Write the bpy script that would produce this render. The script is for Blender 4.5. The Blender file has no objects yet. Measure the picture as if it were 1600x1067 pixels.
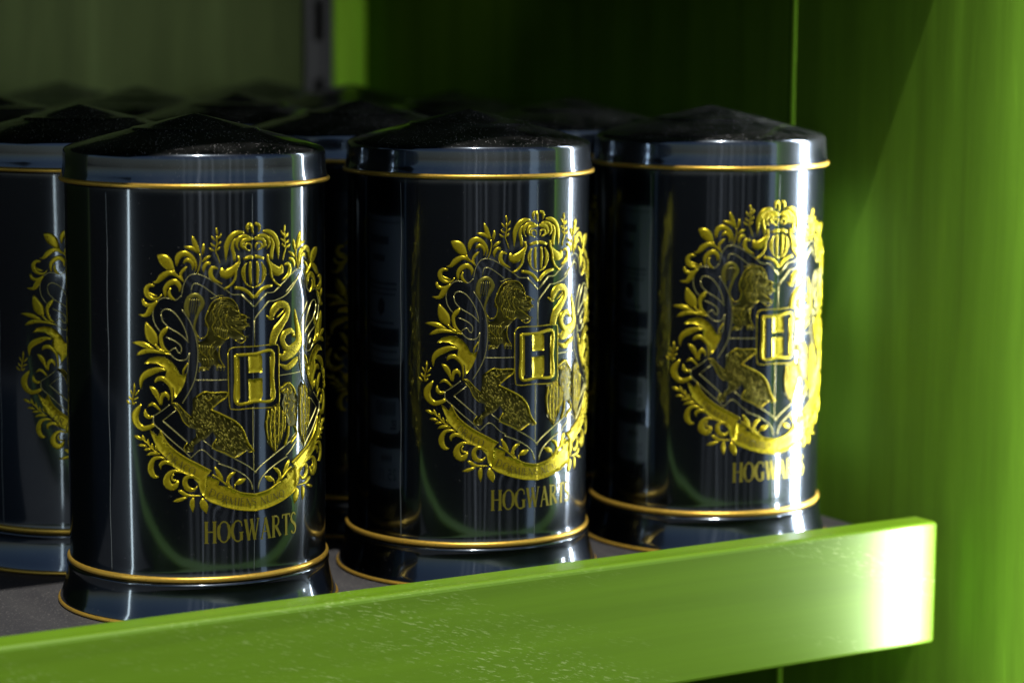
import bpy, bmesh, math, random, json
from mathutils import Vector, Matrix
from mathutils.geometry import tessellate_polygon
random.seed(4)
R_ = math.radians
S = 0.0375                     # one drawing unit is 37.5 mm: the tins stand 19 cm tall
sc = bpy.context.scene
COL = sc.collection

# ------------------------------------------------------------------ camera
YAW, PITCH, ROLL = R_(31.3349), R_(-7.7739), R_(0.4472)
cam = bpy.data.cameras.new('camera')
cam.sensor_width = 36.0
cam.lens = 3761.36 / 1600 * 36
cam.clip_start = 0.01; cam.clip_end = 200
cam.dof.use_dof = True
cam.dof.aperture_fstop = 6.3
cam.dof.focus_distance = 25.0 * S
cam.dof.aperture_blades = 9
cam_o = bpy.data.objects.new('camera', cam); COL.objects.link(cam_o)
F = Vector((math.sin(YAW)*math.cos(PITCH), math.cos(YAW)*math.cos(PITCH), math.sin(PITCH)))
Rt = Vector((math.cos(YAW), -math.sin(YAW), 0)); U = Rt.cross(F)
R2 = math.cos(ROLL)*Rt + math.sin(ROLL)*U; U2 = -math.sin(ROLL)*Rt + math.cos(ROLL)*U
M = Matrix((R2, U2, -F)).transposed().to_4x4()
M.translation = Vector((-10.2088, -23.1423, 6.1652)) * S
cam_o.matrix_world = M
sc.camera = cam_o

# ------------------------------------------------------------------ light
SUN_AZ, SUN_EL = 198.0, 64.0   # compass-like: 0 = +y (into the shelf), 90 = +x, 180 = the open front
w = bpy.data.worlds.new('World'); sc.world = w; w.use_nodes = True
nt = w.node_tree; bg = nt.nodes['Background']
sky = nt.nodes.new('ShaderNodeTexSky'); sky.sky_type = 'NISHITA'; sky.sun_disc = False
sky.sun_elevation = R_(SUN_EL); sky.sun_rotation = R_(SUN_AZ)
nt.links.new(sky.outputs[0], bg.inputs[0]); bg.inputs[1].default_value = 0.05
def aim(o, d):
    o.rotation_euler = Vector(d).to_track_quat('-Z', 'Y').to_euler()
sun = bpy.data.lights.new('sun', 'SUN'); sun.energy = 4.0; sun.angle = R_(0.9); sun.color = (1, .95, .86)
so = bpy.data.objects.new('sun', sun); COL.objects.link(so)
a, e = R_(SUN_AZ), R_(SUN_EL)
aim(so, (-math.sin(a)*math.cos(e), -math.cos(a)*math.cos(e), -math.sin(e)))
so.location = (0, -2, 3)
def area(name, loc, d, sx, sy, L, color=(1, 1, 1), spread=180):
    """upright rectangular lamp; L is its radiance"""
    l = bpy.data.lights.new(name, 'AREA'); l.shape = 'RECTANGLE'; l.size = sx*S; l.size_y = sy*S
    l.energy = L*math.pi*sx*S*sy*S; l.color = color; l.spread = R_(spread)
    o = bpy.data.objects.new(name, l); COL.objects.link(o); o.location = Vector(loc)*S
    z = -Vector(d).normalized(); x = Vector((0, 0, 1)).cross(z).normalized(); y = z.cross(x)
    o.rotation_euler = Matrix((x, y, z)).transposed().to_euler()
    return o
# added fill lamps without a real source, placed for streaks, glare and soft light
area('strip_lamp', (8.2, -1.72, 3.4), (-.755, .656, 0), .31, 9.8, 56, (.93, .97, 1), 104)  # added, unseen: draws the white streaks down the tins' right sides
area('shelf_end_lamp', (8.33, -3.05, -.35), (-.74, .67, 0), .14, 2.4, 40, (1, 1, 1), 92)  # added to put the white glare on the board's right end
area('entrance_lamp', (7.7, -5.3, 0), (1, -.03, 0), 1.0, 16, 42, (1, 1, .95))  # added out of view to brighten the front of the side wall
area('street_lamp_soft', (38, -57, 8), (-.56, .83, 0), 8.0, 60, .9, (.7, .85, 1))  # added for the faint bluish streak mirrored in the tins
area('left_lamp', (-3.5, -1.05, 2.1), (1, .03, 0),   .08, 4.6, 8, (.93, 1, .96))  # added for the thin white line on the left tin
area('under_shelf_lamp', (4.5, 5.5, 8.3), (.12, 1, -.42), 7, .25, 2.5, (1, 1, .9), 70)  # added light that lifts the dim back wall and stile
for k, (x, wd, L) in enumerate(((-36, 2, .3), (-29, 5, .16), (-21, 1.6, .9), (-15.5, 3, .2), (-9, 1.2, .7), (-3, 5, .12), (5, 2, .5), (13, 4, .16), (22, 1.5, .5))):
    area('street_fill', (x, -60, 8), (.1, 1, -.1), wd, 56, L*.75, (.95, .93, .93))  # added weak lights far in front, mirrored as grey streaks
sc.view_settings.view_transform = 'Standard'
try: sc.view_settings.look = 'None'
except Exception: pass
sc.view_settings.exposure = 0.0
sc.view_settings.gamma = 1.0
sc.cycles.max_bounces = 8
sc.cycles.sample_clamp_indirect = 4
sc.cycles.caustics_reflective = False

# ------------------------------------------------------------------ materials
def mat(name, base, rough=.5, metal=0., coat=0., coat_rough=.1, spec=.5):
    m = bpy.data.materials.new(name); m.use_nodes = True
    b = m.node_tree.nodes['Principled BSDF']
    b.inputs['Base Color'].default_value = (*base, 1); b.inputs['Roughness'].default_value = rough
    b.inputs['Metallic'].default_value = metal; b.inputs['Coat Weight'].default_value = coat
    b.inputs['Coat Roughness'].default_value = coat_rough; b.inputs['Specular IOR Level'].default_value = spec
    return m
class N:
    """small node-graph helper"""
    def __init__(s, m): s.t = m.node_tree; s.b = s.t.nodes['Principled BSDF']
    def n(s, kind, **kw):
        o = s.t.nodes.new('ShaderNode' + kind)
        for k, v in kw.items():
            if hasattr(o, k): setattr(o, k, v)
            else: o.inputs[k.replace('_', ' ')].default_value = v
        return o
    def l(s, a, b): s.t.links.new(a, b)
    def coords(s, scale, kind='Object'):
        tc = s.n('TexCoord'); mp = s.n('Mapping'); mp.inputs['Scale'].default_value = scale
        s.l(tc.outputs[kind], mp.inputs[0]); return mp.outputs[0]
    def ramp(s, src, *stops):
        r = s.n('ValToRGB'); e = r.color_ramp.elements
        while len(e) < len(stops): e.new(.5)
        for q, (p, c) in zip(e, stops): q.position = p; q.color = (c, c, c, 1) if isinstance(c, (int, float)) else (*c, 1)
        s.l(src, r.inputs[0]); return r.outputs[0]
    def mix(s, f, a, b):
        m = s.n('MixRGB')
        for i, v in ((0, f), (1, a), (2, b)):
            if hasattr(v, 'links'): s.l(v, m.inputs[i])
            else: m.inputs[i].default_value = v if isinstance(v, (int, float)) else (*v, 1)
        return m.outputs[0]
    def bump(s, h, strength, dist, prev=None, target='Normal'):
        b = s.n('Bump'); b.inputs['Strength'].default_value = strength; b.inputs['Distance'].default_value = dist
        s.l(h, b.inputs['Height'])
        if prev is not None: s.l(prev, b.inputs['Normal'])
        return b.outputs[0]

def green_paint(name, axis, base=(.15, .305, .006), rough=.44, dashes=True, coat=.55):
    """green lacquer over open-grained ash; axis = direction of the grain"""
    m = mat(name, base, rough, coat=coat, coat_rough=.4, spec=.5 if coat else .06); g = N(m)
    long_, cross = 1.2, 46
    sc3 = [cross/S*.1]*3; sc3[axis] = long_/S*.1
    v = g.coords(sc3)
    n1 = g.n('TexNoise', Scale=1.0, Detail=6.0, Roughness=.6); g.l(v, n1.inputs['Vector'])
    sc4 = [22/S*.1]*3; sc4[axis] = .5/S*.1
    if not dashes: sc4[axis] = 1.7/S*.1
    v2 = g.coords(sc4)
    n2 = g.n('TexNoise', Scale=1.0, Detail=6.0, Roughness=.62, Distortion=.5); g.l(v2, n2.inputs['Vector'])
    band = g.ramp(n2.outputs[0], (.3, .84), (.5, .96), (.7, 1.08)) if dashes else g.ramp(n2.outputs[0], (.3, .72), (.5, .92), (.62, 1.05), (.72, 1.3))
    hsv = g.n('MixRGB', blend_type='MULTIPLY'); hsv.inputs[0].default_value = 1; hsv.inputs[1].default_value = (*base, 1)
    g.l(band, hsv.inputs[2]); col = hsv.outputs[0]
    if dashes:
        # pale pores: short worn dashes lying along the cathedral grain
        sd = [600/S*.1]*3; sd[axis] = 85/S*.1
        tc = g.n('TexCoord'); rot = g.n('Mapping'); rot.inputs['Rotation'].default_value = (0, R_(-17), 0)
        g.l(tc.outputs['Object'], rot.inputs[0])
        mp = g.n('Mapping'); mp.inputs['Scale'].default_value = sd; g.l(rot.outputs[0], mp.inputs[0])
        n3 = g.n('TexNoise', Scale=1.0, Detail=4.0, Roughness=.65); g.l(mp.outputs[0], n3.inputs['Vector'])
        d = g.ramp(n3.outputs[0], (.575, 0), (.64, 1))
        sb = [13/S*.1]*3; sb[axis] = 1.5/S*.1
        mb = g.n('Mapping'); mb.inputs['Scale'].default_value = sb; g.l(rot.outputs[0], mb.inputs[0])
        n4 = g.n('TexNoise', Scale=1.0, Detail=2.0, Distortion=.6); g.l(mb.outputs[0], n4.inputs['Vector'])
        zone = g.ramp(n4.outputs[0], (.51, 0), (.66, .5))
        mul = g.n('Math', operation='MULTIPLY'); g.l(d, mul.inputs[0]); g.l(zone, mul.inputs[1])
        col = g.mix(mul.outputs[0], col, (.55, .72, .28))
    g.l(col, g.b.inputs['Base Color'])
    nb = g.bump(n1.outputs[0], .25, .0006*1)
    g.l(nb, g.b.inputs['Normal'])
    return m

m_board = green_paint('green_board_paint', 0)
m_wall = green_paint('green_wall_paint', 2, (.085, .185, .013), .7, dashes=False, coat=0)
m_back = green_paint('grey_green_back_paint', 2, (.12, .165, .06), .7, dashes=False, coat=0)
m_under = green_paint('dark_underside_paint', 0, (.02, .03, .015), .7, dashes=False, coat=0)  # near-black so the lids mirror no green from the added board above
m_stile = green_paint('bright_green_paint', 2, (.44, .90, .06), .6, dashes=False, coat=0)
m_mat = mat('grey_shelf_mat', (.055, .056, .062), .55); g = N(m_mat)
n1 = g.n('TexNoise', Scale=1400.0, Detail=3.0); g.l(g.coords((1, 1, 1)), n1.inputs['Vector'])
n2 = g.n('TexNoise', Scale=55.0, Detail=5.0); g.l(g.coords((1, .25, 1)), n2.inputs['Vector'])
f = g.ramp(n1.outputs[0], (.60, 0), (.78, 1))
c1 = g.mix(f, g.mix(g.ramp(n2.outputs[0], (.35, 0), (.75, 1)), (.034, .034, .039), (.06, .059, .061)), (.22, .21, .2))
g.l(c1, g.b.inputs['Base Color']); g.l(g.bump(n1.outputs[0], .2, .0002), g.b.inputs['Normal'])
m_ground = mat('dark_paving', (.012, .012, .013), 1.0, spec=0.)  # near-black so that the added sheet mirrors dark in the tins
m_steel = mat('dark_steel', (.11, .11, .12), .5, metal=.4)
m_black = mat('slot_black', (.004, .004, .004), .9)

def tin_black(name, dust=0.):
    """black-blue lacquer on polished tinplate: a mirror with a faint wide lobe, small specks of dust"""
    m = mat(name, (.115, .135, .158), .085, metal=1.0); g = N(m); b = g.b
    b2 = g.n('BsdfPrincipled'); b2.inputs['Base Color'].default_value = (.07, .085, .105, 1)
    b2.inputs['Metallic'].default_value = 1; b2.inputs['Roughness'].default_value = .27
    mx = g.n('MixShader'); mx.inputs[0].default_value = .32
    out = [n for n in g.t.nodes if n.type == 'OUTPUT_MATERIAL'][0]
    g.l(b.outputs[0], mx.inputs[1]); g.l(b2.outputs[0], mx.inputs[2])
    oi = g.n('ObjectInfo')
    tc = g.n('TexCoord'); add = g.n('VectorMath', operation='ADD'); g.l(tc.outputs['Object'], add.inputs[0])
    sh = g.n('VectorMath', operation='SCALE'); g.l(oi.outputs['Location'], sh.inputs[0]); sh.inputs['Scale'].default_value = 3.7
    g.l(sh.outputs[0], add.inputs[1])
    mp = g.n('Mapping'); mp.inputs['Scale'].default_value = (42, 42, 3.2); g.l(add.outputs[0], mp.inputs[0])
    nz = g.n('TexNoise', Scale=1.0, Detail=2.0); g.l(mp.outputs[0], nz.inputs['Vector'])
    nb = g.bump(nz.outputs[0],   .35, .002); g.l(nb, b.inputs['Normal']); g.l(nb, b2.inputs['Normal'])
    # dust: tiny pale specks
    vo = g.n('TexVoronoi', Scale=2300.0 if not dust else 1900.0); g.l(add.outputs[0], vo.inputs['Vector'])
    sep = g.n('SeparateColor'); g.l(vo.outputs['Color'], sep.inputs[0])
    thr = g.ramp(sep.outputs[0], (.985 - .12*dust, 0), (.995, 1))
    dot = g.ramp(vo.outputs['Distance'], (.10 + .12*dust, 1), (.2 + .16*dust, 0))
    mu = g.n('Math', operation='MULTIPLY'); g.l(thr, mu.inputs[0]); g.l(dot, mu.inputs[1])
    hz = g.n('TexNoise', Scale=60.0, Detail=5.0); g.l(add.outputs[0], hz.inputs['Vector'])
    hr = g.ramp(hz.outputs[0], (.4, 0.0), (.8,   .035*dust))
    if dust:
        geo = g.n('NewGeometry'); sx = g.n('SeparateXYZ'); g.l(geo.outputs['Normal'], sx.inputs[0])
        up_ = g.ramp(sx.outputs['Z'], (.3, .12), (.8, 1)); m3 = g.n('Math', operation='MULTIPLY'); g.l(mu.outputs[0], m3.inputs[0]); g.l(up_, m3.inputs[1]); mu = m3
    ad = g.n('Math', operation='ADD', use_clamp=True); g.l(mu.outputs[0], ad.inputs[0]); g.l(hr, ad.inputs[1])
    df = g.n('BsdfDiffuse'); df.inputs[0].default_value = (.42, .42, .42, 1)
    mx2 = g.n('MixShader'); g.l(ad.outputs[0], mx2.inputs[0]); g.l(mx.outputs[0], mx2.inputs[1]); g.l(df.outputs[0], mx2.inputs[2])
    g.l(mx2.outputs[0], out.inputs[0])
    return m
m_body = tin_black('black_tinplate')
m_lid = tin_black('dusty_black_tinplate', 1.0)
def gold(name, base, rough, metal=.75):
    m = mat(name, base, rough, metal=metal); g = N(m)
    nz = g.n('TexNoise', Scale=900.0, Detail=3.0); g.l(g.coords((1, 1, 1)), nz.inputs['Vector'])
    g.l(g.ramp(nz.outputs[0], (.3, rough*.8), (.7, rough*1.25)), g.b.inputs['Roughness'])
    return m
m_gold = gold('embossed_gold', (.52, .42, .014), .31, .75)
m_rim = gold('rolled_gold_rim', (.80, .50, .075), .33)
m_line = gold('thin_gold_line', (.50, .46, .16), .35)
m_olive = gold('dull_olive_gold', (.06, .055, .008), .35, .8)
m_hair = gold('hair_line_gold', (.24, .215, .03), .38, .8)
m_scale = gold('scale_line', (.12, .10, .01), .4, .8)
m_ink = mat('dark_motto_ink', (.05, .045, .008), .5)
m_word = gold('wordmark_gold', (.24, .205, .02), .4, .7)
m_paper = mat('label_paper', (.86, .90, .92), .6)
m_print = mat('label_print', (.03, .04, .07), .6)
m_film = mat('clear_film_crease', (.22, .25, .27), .3, metal=.6)

# ------------------------------------------------------------------ mesh helpers (drawing units in, metres out)
def tag(o, label=None, cat=None, group=None, kind=None):
    for k, v in (('label', label), ('category', cat), ('group', group), ('kind', kind)):
        if v: o[k] = v
    return o
def link(name, verts, faces, material, parent=None, smooth=True, loc=(0, 0, 0)):
    me = bpy.data.meshes.new(name); me.from_pydata([tuple(c*S for c in v) for v in verts], [], faces)
    me.materials.append(material); me.polygons.foreach_set('use_smooth', [smooth]*len(me.polygons)); me.update()
    o = bpy.data.objects.new(name, me); COL.objects.link(o); o.location = Vector(loc)*S
    if parent: o.parent = parent
    return o
def bevel_box(name, lo, hi, material, parent=None, bev=.02):
    bm = bmesh.new(); bmesh.ops.create_cube(bm, size=1)
    for v in bm.verts:
        for i in range(3): v.co[i] = (lo[i] if v.co[i] < 0 else hi[i])
    bmesh.ops.bevel(bm, geom=bm.edges[:], offset=bev, segments=3, affect='EDGES', profile=.5)
    vs = [tuple(v.co) for v in bm.verts]; bm.verts.index_update()
    fs = [[v.index for v in f.verts] for f in bm.faces]; bm.free()
    o = link(name, vs, fs, material, parent, smooth=False)
    return o
def lathe(name, prof, material, parent, n=144, closed=False):
    V = []; Fc = []; k = len(prof)
    for i in range(n):
        t = 2*math.pi*i/n
        for r, z in prof: V.append((r*math.sin(t), r*math.cos(t), z))
    for i in range(n):
        j = (i+1) % n
        for q in range(k if closed else k-1):
            q2 = (q+1) % k
            Fc.append((i*k+q, i*k+q2, j*k+q2, j*k+q))
    return link(name, V, Fc, material, parent)
def ring(name, r, z, t, material, parent, tz=None):
    tz = tz or t
    prof = [(r + t*math.cos(a), z + tz*math.sin(a)) for a in [2*math.pi*i/10 for i in range(10)]]
    return lathe(name, prof, material, parent, closed=True)

RB = 1.345
def bulge(a, z):
    """the wall is pressed out very slightly behind the crest"""
    u = (math.pi - a % (2*math.pi))*RB
    d = math.hypot(u/.98, (z-2.45)/1.32); t = max(0, min(1, (1.05-d)/.12))
    return .0065*t*t*(3-2*t)
def wrap(u, v, h, az0=180.0):
    """point on the tin wall: u to the right in the picture, h proud of the wall"""
    a = R_(az0) - u/RB; r = RB + h + bulge(a, v)
    return (r*math.sin(a), r*math.cos(a), v)
def smooth_path(P, step=.022):
    """Catmull-Rom through (u, v, w)"""
    if len(P) < 3:
        n = max(1, int(math.dist(P[0][:2], P[-1][:2])/.1)); return [tuple(P[0][k] + (P[-1][k]-P[0][k])*i/n for k in range(3)) for i in range(n+1)]
    out = []
    Q = [tuple(2*P[0][k]-P[1][k] for k in range(3))] + [tuple(p) for p in P] + [tuple(2*P[-1][k]-P[-2][k] for k in range(3))]
    for i in range(1, len(Q)-2):
        n = max(2, min(10, int(math.dist(Q[i][:2], Q[i+1][:2])/step)))
        for s in range(n):
            t = s/n; c = []
            for k in range(3):
                p0, p1, p2, p3 = (Q[i+d][k] for d in (-1, 0, 1, 2))
                c.append(.5*((2*p1) + (-p0+p2)*t + (2*p0-5*p1+4*p2-p3)*t*t + (-p0+3*p1-3*p2+p3)*t**3))
            out.append(tuple(c))
    out.append(tuple(P[-1])); return out
class Relief:
    def __init__(s, az0=180.0): s.V = []; s.F = []; s.az0 = az0
    def stroke(s, P, hmax=.022, straight=False, k=.55, lift=0.):
        """raised rounded stroke along (u, v, width)"""
        C = [tuple(p) for p in P] if straight else smooth_path(P)
        prof = [(-.5, -.004), (-.43, .8), (-.27, 1), (.27, 1), (.43, .8), (.5, -.004)]
        base = len(s.V); n = len(C)
        for i, (u, v, w) in enumerate(C):
            a = C[max(0, i-1)]; b = C[min(n-1, i+1)]
            dx, dy = b[0]-a[0], b[1]-a[1]; L = math.hypot(dx, dy) or 1
            nx, ny = -dy/L, dx/L; w = max(w, .003)
            h = min(hmax, w*k)
            for o, hh in prof: s.V.append(wrap(u+nx*w*o, v+ny*w*o, lift + (hh*h if hh > 0 else -.004), s.az0))
        m = len(prof)
        for i in range(n-1):
            for q in range(m-1):
                s.F.append((base+i*m+q, base+i*m+q+1, base+(i+1)*m+q+1, base+(i+1)*m+q))
        s.F.append(tuple(base+q for q in range(m))[::-1]); s.F.append(tuple(base+(n-1)*m+q for q in range(m)))
    def flat(s, P, h=.004):
        C = P; base = len(s.V); n = len(C)
        for i, (u, v, w) in enumerate(C):
            a = C[max(0, i-1)]; b = C[min(n-1, i+1)]
            dx, dy = b[0]-a[0], b[1]-a[1]; L = math.hypot(dx, dy) or 1
            nx, ny = -dy/L*w/2, dx/L*w/2
            s.V += [wrap(u-nx, v-ny, h, s.az0), wrap(u+nx, v+ny, h, s.az0)]
        for i in range(n-1): s.F.append((base+2*i, base+2*i+2, base+2*i+3, base+2*i+1))
    def fill(s, P, hmax=.018, edge=.035, cell=.05, crown=True):
        """filled outline, rounded down to the wall round its edge"""
        P = [tuple(p) for p in P]
        if sum(P[i][0]*P[(i+1) % len(P)][1]-P[(i+1) % len(P)][0]*P[i][1] for i in range(len(P))) < 0: P = P[::-1]
        D = []
        for i, p in enumerate(P):
            q = P[(i+1) % len(P)]; n = max(1, int(math.dist(p, q)/cell))
            D += [(p[0]+(q[0]-p[0])*t/n, p[1]+(q[1]-p[1])*t/n) for t in range(n)]
        bm = bmesh.new(); vs = [bm.verts.new((x, y, 0)) for x, y in D]
        f = bm.faces.new(vs); f.normal_update(); bmesh.ops.triangulate(bm, faces=[f])
        for _ in range(4):
            es = [e for e in bm.edges if e.calc_length() > cell*1.3 and not e.is_boundary]
            if not es: break
            bmesh.ops.subdivide_edges(bm, edges=es, cuts=1); bm.normal_update(); bmesh.ops.triangulate(bm, faces=bm.faces[:])
        bm.verts.index_update(); base = len(s.V)
        for v in bm.verts: s.V.append(wrap(v.co.x, v.co.y, hmax*(.72 if v.is_boundary else 1.0), s.az0))
        for f in bm.faces: s.F.append(tuple(base+v.index for v in f.verts))
        low = {}
        for e in bm.edges:
            if not e.is_boundary: continue
            q = []
            for v in e.verts:
                if v.index not in low: low[v.index] = len(s.V); s.V.append(wrap(v.co.x, v.co.y, -.004, s.az0))
            a, c = e.verts[0].index, e.verts[1].index
            s.F.append((base+a, base+c, low[c], low[a]))
        bm.free()
    def add(s, name, material, parent): return link(name, s.V, s.F, material, parent)
def inside(P, x, y):
    c = False
    for i in range(len(P)):
        (x1, y1), (x2, y2) = P[i], P[i-1]
        if (y1 > y) != (y2 > y) and x < (x2-x1)*(y-y1)/(y2-y1)+x1: c = not c
    return c
# letters: strokes (points, weight) in a box one unit tall; weight T thick, n thin
def arc(cx, cy, rx, ry, a0, a1, n=14): return [(cx+rx*math.cos(R_(a0+(a1-a0)*i/n)), cy+ry*math.sin(R_(a0+(a1-a0)*i/n))) for i in range(n+1)]
T, t_ = .135, .055
def sf(x, y, w=.13): return ([(x-w, y), (x+w, y)], .045)
GL = {
 'H': (.80, [([(.14, 0), (.14, 1)], T), ([(.64, 0), (.64, 1)], T), ([(.14, .52), (.64, .52)], t_), sf(.14, .02), sf(.14, .98), sf(.64, .02), sf(.64, .98)]),
 'O': (.86, [(arc(.42, .5, .34, .47, 40, 140), .07), (arc(.42, .5, .34, .47, 140, 220), T), (arc(.42, .5, .34, .47, 220, 320), .07), (arc(.42, .5, .34, .47, -40, 40), T)]),
 'G': (.84, [(arc(.44, .5, .36, .47, 50, 135), .07), (arc(.44, .5, .36, .47, 135, 225), T), (arc(.44, .5, .36, .47, 225, 300), .07), ([(.66, .06), (.66, .42)], T), sf(.66, .43, .14), ([(.67, .84), (.70, .70)], .05)]),
 'W': (1.12, [([(.10, .98), (.32, .02)], T), ([(.32, .02), (.54, .90)], t_), ([(.48, .98), (.72, .02)], T), ([(.72, .02), (.96, .98)], t_), sf(.10, .98, .1), sf(.50, .98, .1), sf(.96, .98, .1)]),
 'A': (.80, [([(.08, .02), (.36, .98)], t_), ([(.34, .98), (.64, .02)], T), ([(.18, .34), (.52, .34)], .05), sf(.08, .02, .1), sf(.64, .02, .12)]),
 'R': (.80, [([(.14, 0), (.14, 1)], T), ([(.14, .96), (.34, .96)] + arc(.34, .74, .2, .22, 90, -90, 8) + [(.14, .52)], .08), ([(.32, .5), (.68, .03)], T), sf(.14, .02), sf(.1, .98, .1)]),
 'T': (.72, [([(.36, 0), (.36, .98)], T), ([(.04, .96), (.68, .96)], .07), ([(.05, .98), (.04, .80)], .05), ([(.67, .98), (.68, .80)], .05), sf(.36, .02)]),
 'S': (.58, [(arc(.28, .74, .2, .23, 30, 180, 8), .08), ([(.08, .74), (.14, .60), (.40, .42), (.49, .27)], T), (arc(.28, .26, .21, .24, 0, -155, 9), .08)]),
 'D': (.84, [([(.14, 0), (.14, 1)], T), ([(.14, .97), (.34, .97)] + arc(.34, .5, .38, .47, 90, -90, 14) + [(.14, .03)], .09)]),
 'C': (.76, [(arc(.44, .5, .36, .47, 50, 135), .07), (arc(.44, .5, .36, .47, 135, 225), T), (arc(.44, .5, .36, .47, 225, 310), .07)]),
 'M': (1.02, [([(.14, 0), (.18, .98)], t_), ([(.16, .98), (.48, .04)], T), ([(.48, .04), (.78, .98)], t_), ([(.78, .98), (.84, 0)], T), sf(.14, .02, .1), sf(.84, .02, .1)]),
 'I': (.34, [([(.16, 0), (.16, 1)], T), sf(.16, .02), sf(.16, .98)]),
 'E': (.64, [([(.14, 0), (.14, 1)], T), ([(.14, .97), (.54, .97)], .06), ([(.14, .52), (.46, .52)], .06), ([(.14, .03), (.56, .03)], .06)]),
 'N': (.86, [([(.14, 0), (.14, .98)], t_), ([(.12, .98), (.66, .02)], T), ([(.68, 0), (.68, .98)], t_), sf(.14, .02, .1), sf(.68, .98, .1)]),
 'U': (.82, [([(.14, .98), (.14, .36)] + arc(.38, .34, .24, .32, 180, 270, 7), T), (arc(.38, .34, .26, .32, 270, 360, 7) + [(.64, .98)], t_), sf(.14, .98), sf(.64, .98, .1)]),
 'Q': (.90, [(arc(.42, .5, .34, .47, 40, 140), .07), (arc(.42, .5, .34, .47, 140, 220), T), (arc(.42, .5, .34, .47, 220, 320), .07), (arc(.42, .5, .34, .47, -40, 40), T), ([(.44, .06), (.74, -.16), (.86, -.14)], .08)]),
 '2': (.62, [(arc(.28, .74, .2, .22, 160, -20, 8) + [(.10, .06)], .12), ([(.08, .06), (.52, .06)], .12)]),
 '5': (.62, [([(.48, .94), (.14, .94), (.12, .56)] + arc(.26, .32, .22, .26, 110, -140, 9), .12)]),
 '1': (.44, [([(.12, .78), (.26, .96), (.26, 0)], .12)]),
 '.': (.30, [([(.12, .0), (.12, .12)], .13)]), ' ': (.42, []),
}
def width(txt): return sum(GL[c][0] for c in txt)
def letters(rel, txt, path, size, h, squeeze=1.0, wk=1.0, back=False):
    """set a word along a path of (u, v) baseline points, filling its length"""
    seg = [math.dist(path[i], path[i+1]) for i in range(len(path)-1)]; tot = sum(seg)
    def at(d):
        d = max(0, min(tot-1e-6, d))
        for i, L in enumerate(seg):
            if d <= L: break
            d -= L
        (x0, y0), (x1, y1) = path[i], path[i+1]; k = d/L
        return x0+(x1-x0)*k, y0+(y1-y0)*k, (x1-x0)/L, (y1-y0)/L
    W = width(txt); x = 0; k = tot/W
    for c in txt:
        gw, st = GL[c]
        for pts, wt in st:
            o = []
            # long straight strokes are cut so that they follow the curved wall
            for i in range(len(pts)-1):
                n = 3 if len(pts) == 2 else 1
                for q in range(n): o.append((pts[i][0]+(pts[i+1][0]-pts[i][0])*q/n, pts[i][1]+(pts[i+1][1]-pts[i][1])*q/n))
            o.append(pts[-1]); P = []
            for gx, gy in o:
                bx, by, tx, ty = at((x+gw*.47)*k); dx = (gx-gw*.47)*k
                P.append((bx+tx*dx-ty*gy*size, by+ty*dx+tx*gy*size, wt*size*wk))
            rel.flat(P, h)
        x += gw
# ------------------------------------------------------------------ the bay and its shelf
XW, YB = 8.47, 12.32
def struct(o): o['kind'] = 'structure'; return o
def box_struct(name, lo, hi, m, bev=.02): return struct(bevel_box(name, lo, hi, m, None, bev))
# side wall: two tall panels that meet in a narrow seam
wall = struct(link('side_wall', *(lambda b: b)(([(XW+.06, -4.28, -22), (XW+.06, YB+.5, -22), (XW+.06, YB+.5, 16), (XW+.06, -4.28, 16)], [(0, 1, 2, 3)])), m_wall))
bevel_box('panel', (XW, -4.3, -22), (XW+.05, .80, 16), m_wall, wall, .012)
bevel_box('panel', (XW, .86, -22), (XW+.05, YB+.4, 16), m_wall, wall, .02)
bevel_box('seam_bead', (XW-.012, .80, -22), (XW+.03, .86, 16), m_stile, wall, .012)
back = struct(bevel_box('back_wall', (-16, YB+.1, -22), (XW+.04, YB+.3, 16), m_back))
bevel_box('panel', (-16, YB, -22), (7.36, YB+.09, 16), m_back, back, .03)
bevel_box('stile', (7.88, YB-.12, -22), (XW-.01, YB+.09, 16), m_stile, back, .03)
up = bpy.data.objects.new('slotted_upright', None); COL.objects.link(up); up.location = Vector((7.62, YB-.02, -4))*S
tag(up, 'dark steel slotted shelf upright between grey-green back panel and bright green stile', 'shelf upright')
# channel of the upright: two flanges and a web with slots cut right through between bars
up_parts = [((-.24, -.06, 0), (-.10, .08, 20)), ((.10, -.06, 0), (.24, .08, 20))]
for lo, hi in up_parts: bevel_box('flange', lo, hi, m_steel, up, .015)
bevel_box('channel_back', (-.10, .07, 0), (.10, .10, 20), m_black, up, .005)
zz = .1
while zz < 19.5:
    bevel_box('slot_bar', (-.10, .0, zz), (.10, .06, zz+.62), m_steel, up, .01); zz += 1.28
box_struct('upper_shelf', (-16, -2.75, 8.5), (XW-.02, YB, 9.1), m_under)  # added out of frame to cast shade over the tins and wall
dark_ground_sheet = struct(link('ground', [(-3000, -3000, -26), (3000, -3000, -26), (3000, 3000, -26), (-3000, 3000, -26)], [(0, 1, 2, 3)], m_ground))  # added unseen dark sheet for the tins to mirror
sh = bpy.data.objects.new('display_shelf', None); COL.objects.link(sh); sh.location = Vector((0, 0, -.2))*S
tag(sh, 'green painted shelf with a raised front board and grey mat, under the black tins', 'shelf')
bevel_box('front_board', (-16, -2.395, -.859), (8.219, -1.995, .5795), m_board, sh, .05)
bevel_box('shelf_panel', (-16, -1.99, -.55), (8.42, YB-.14, .13), m_board, sh, .02)
bevel_box('shelf_mat', (-15.9, -1.985, .134), (8.40, YB-.16, .198), m_mat, sh, .012)

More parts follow.
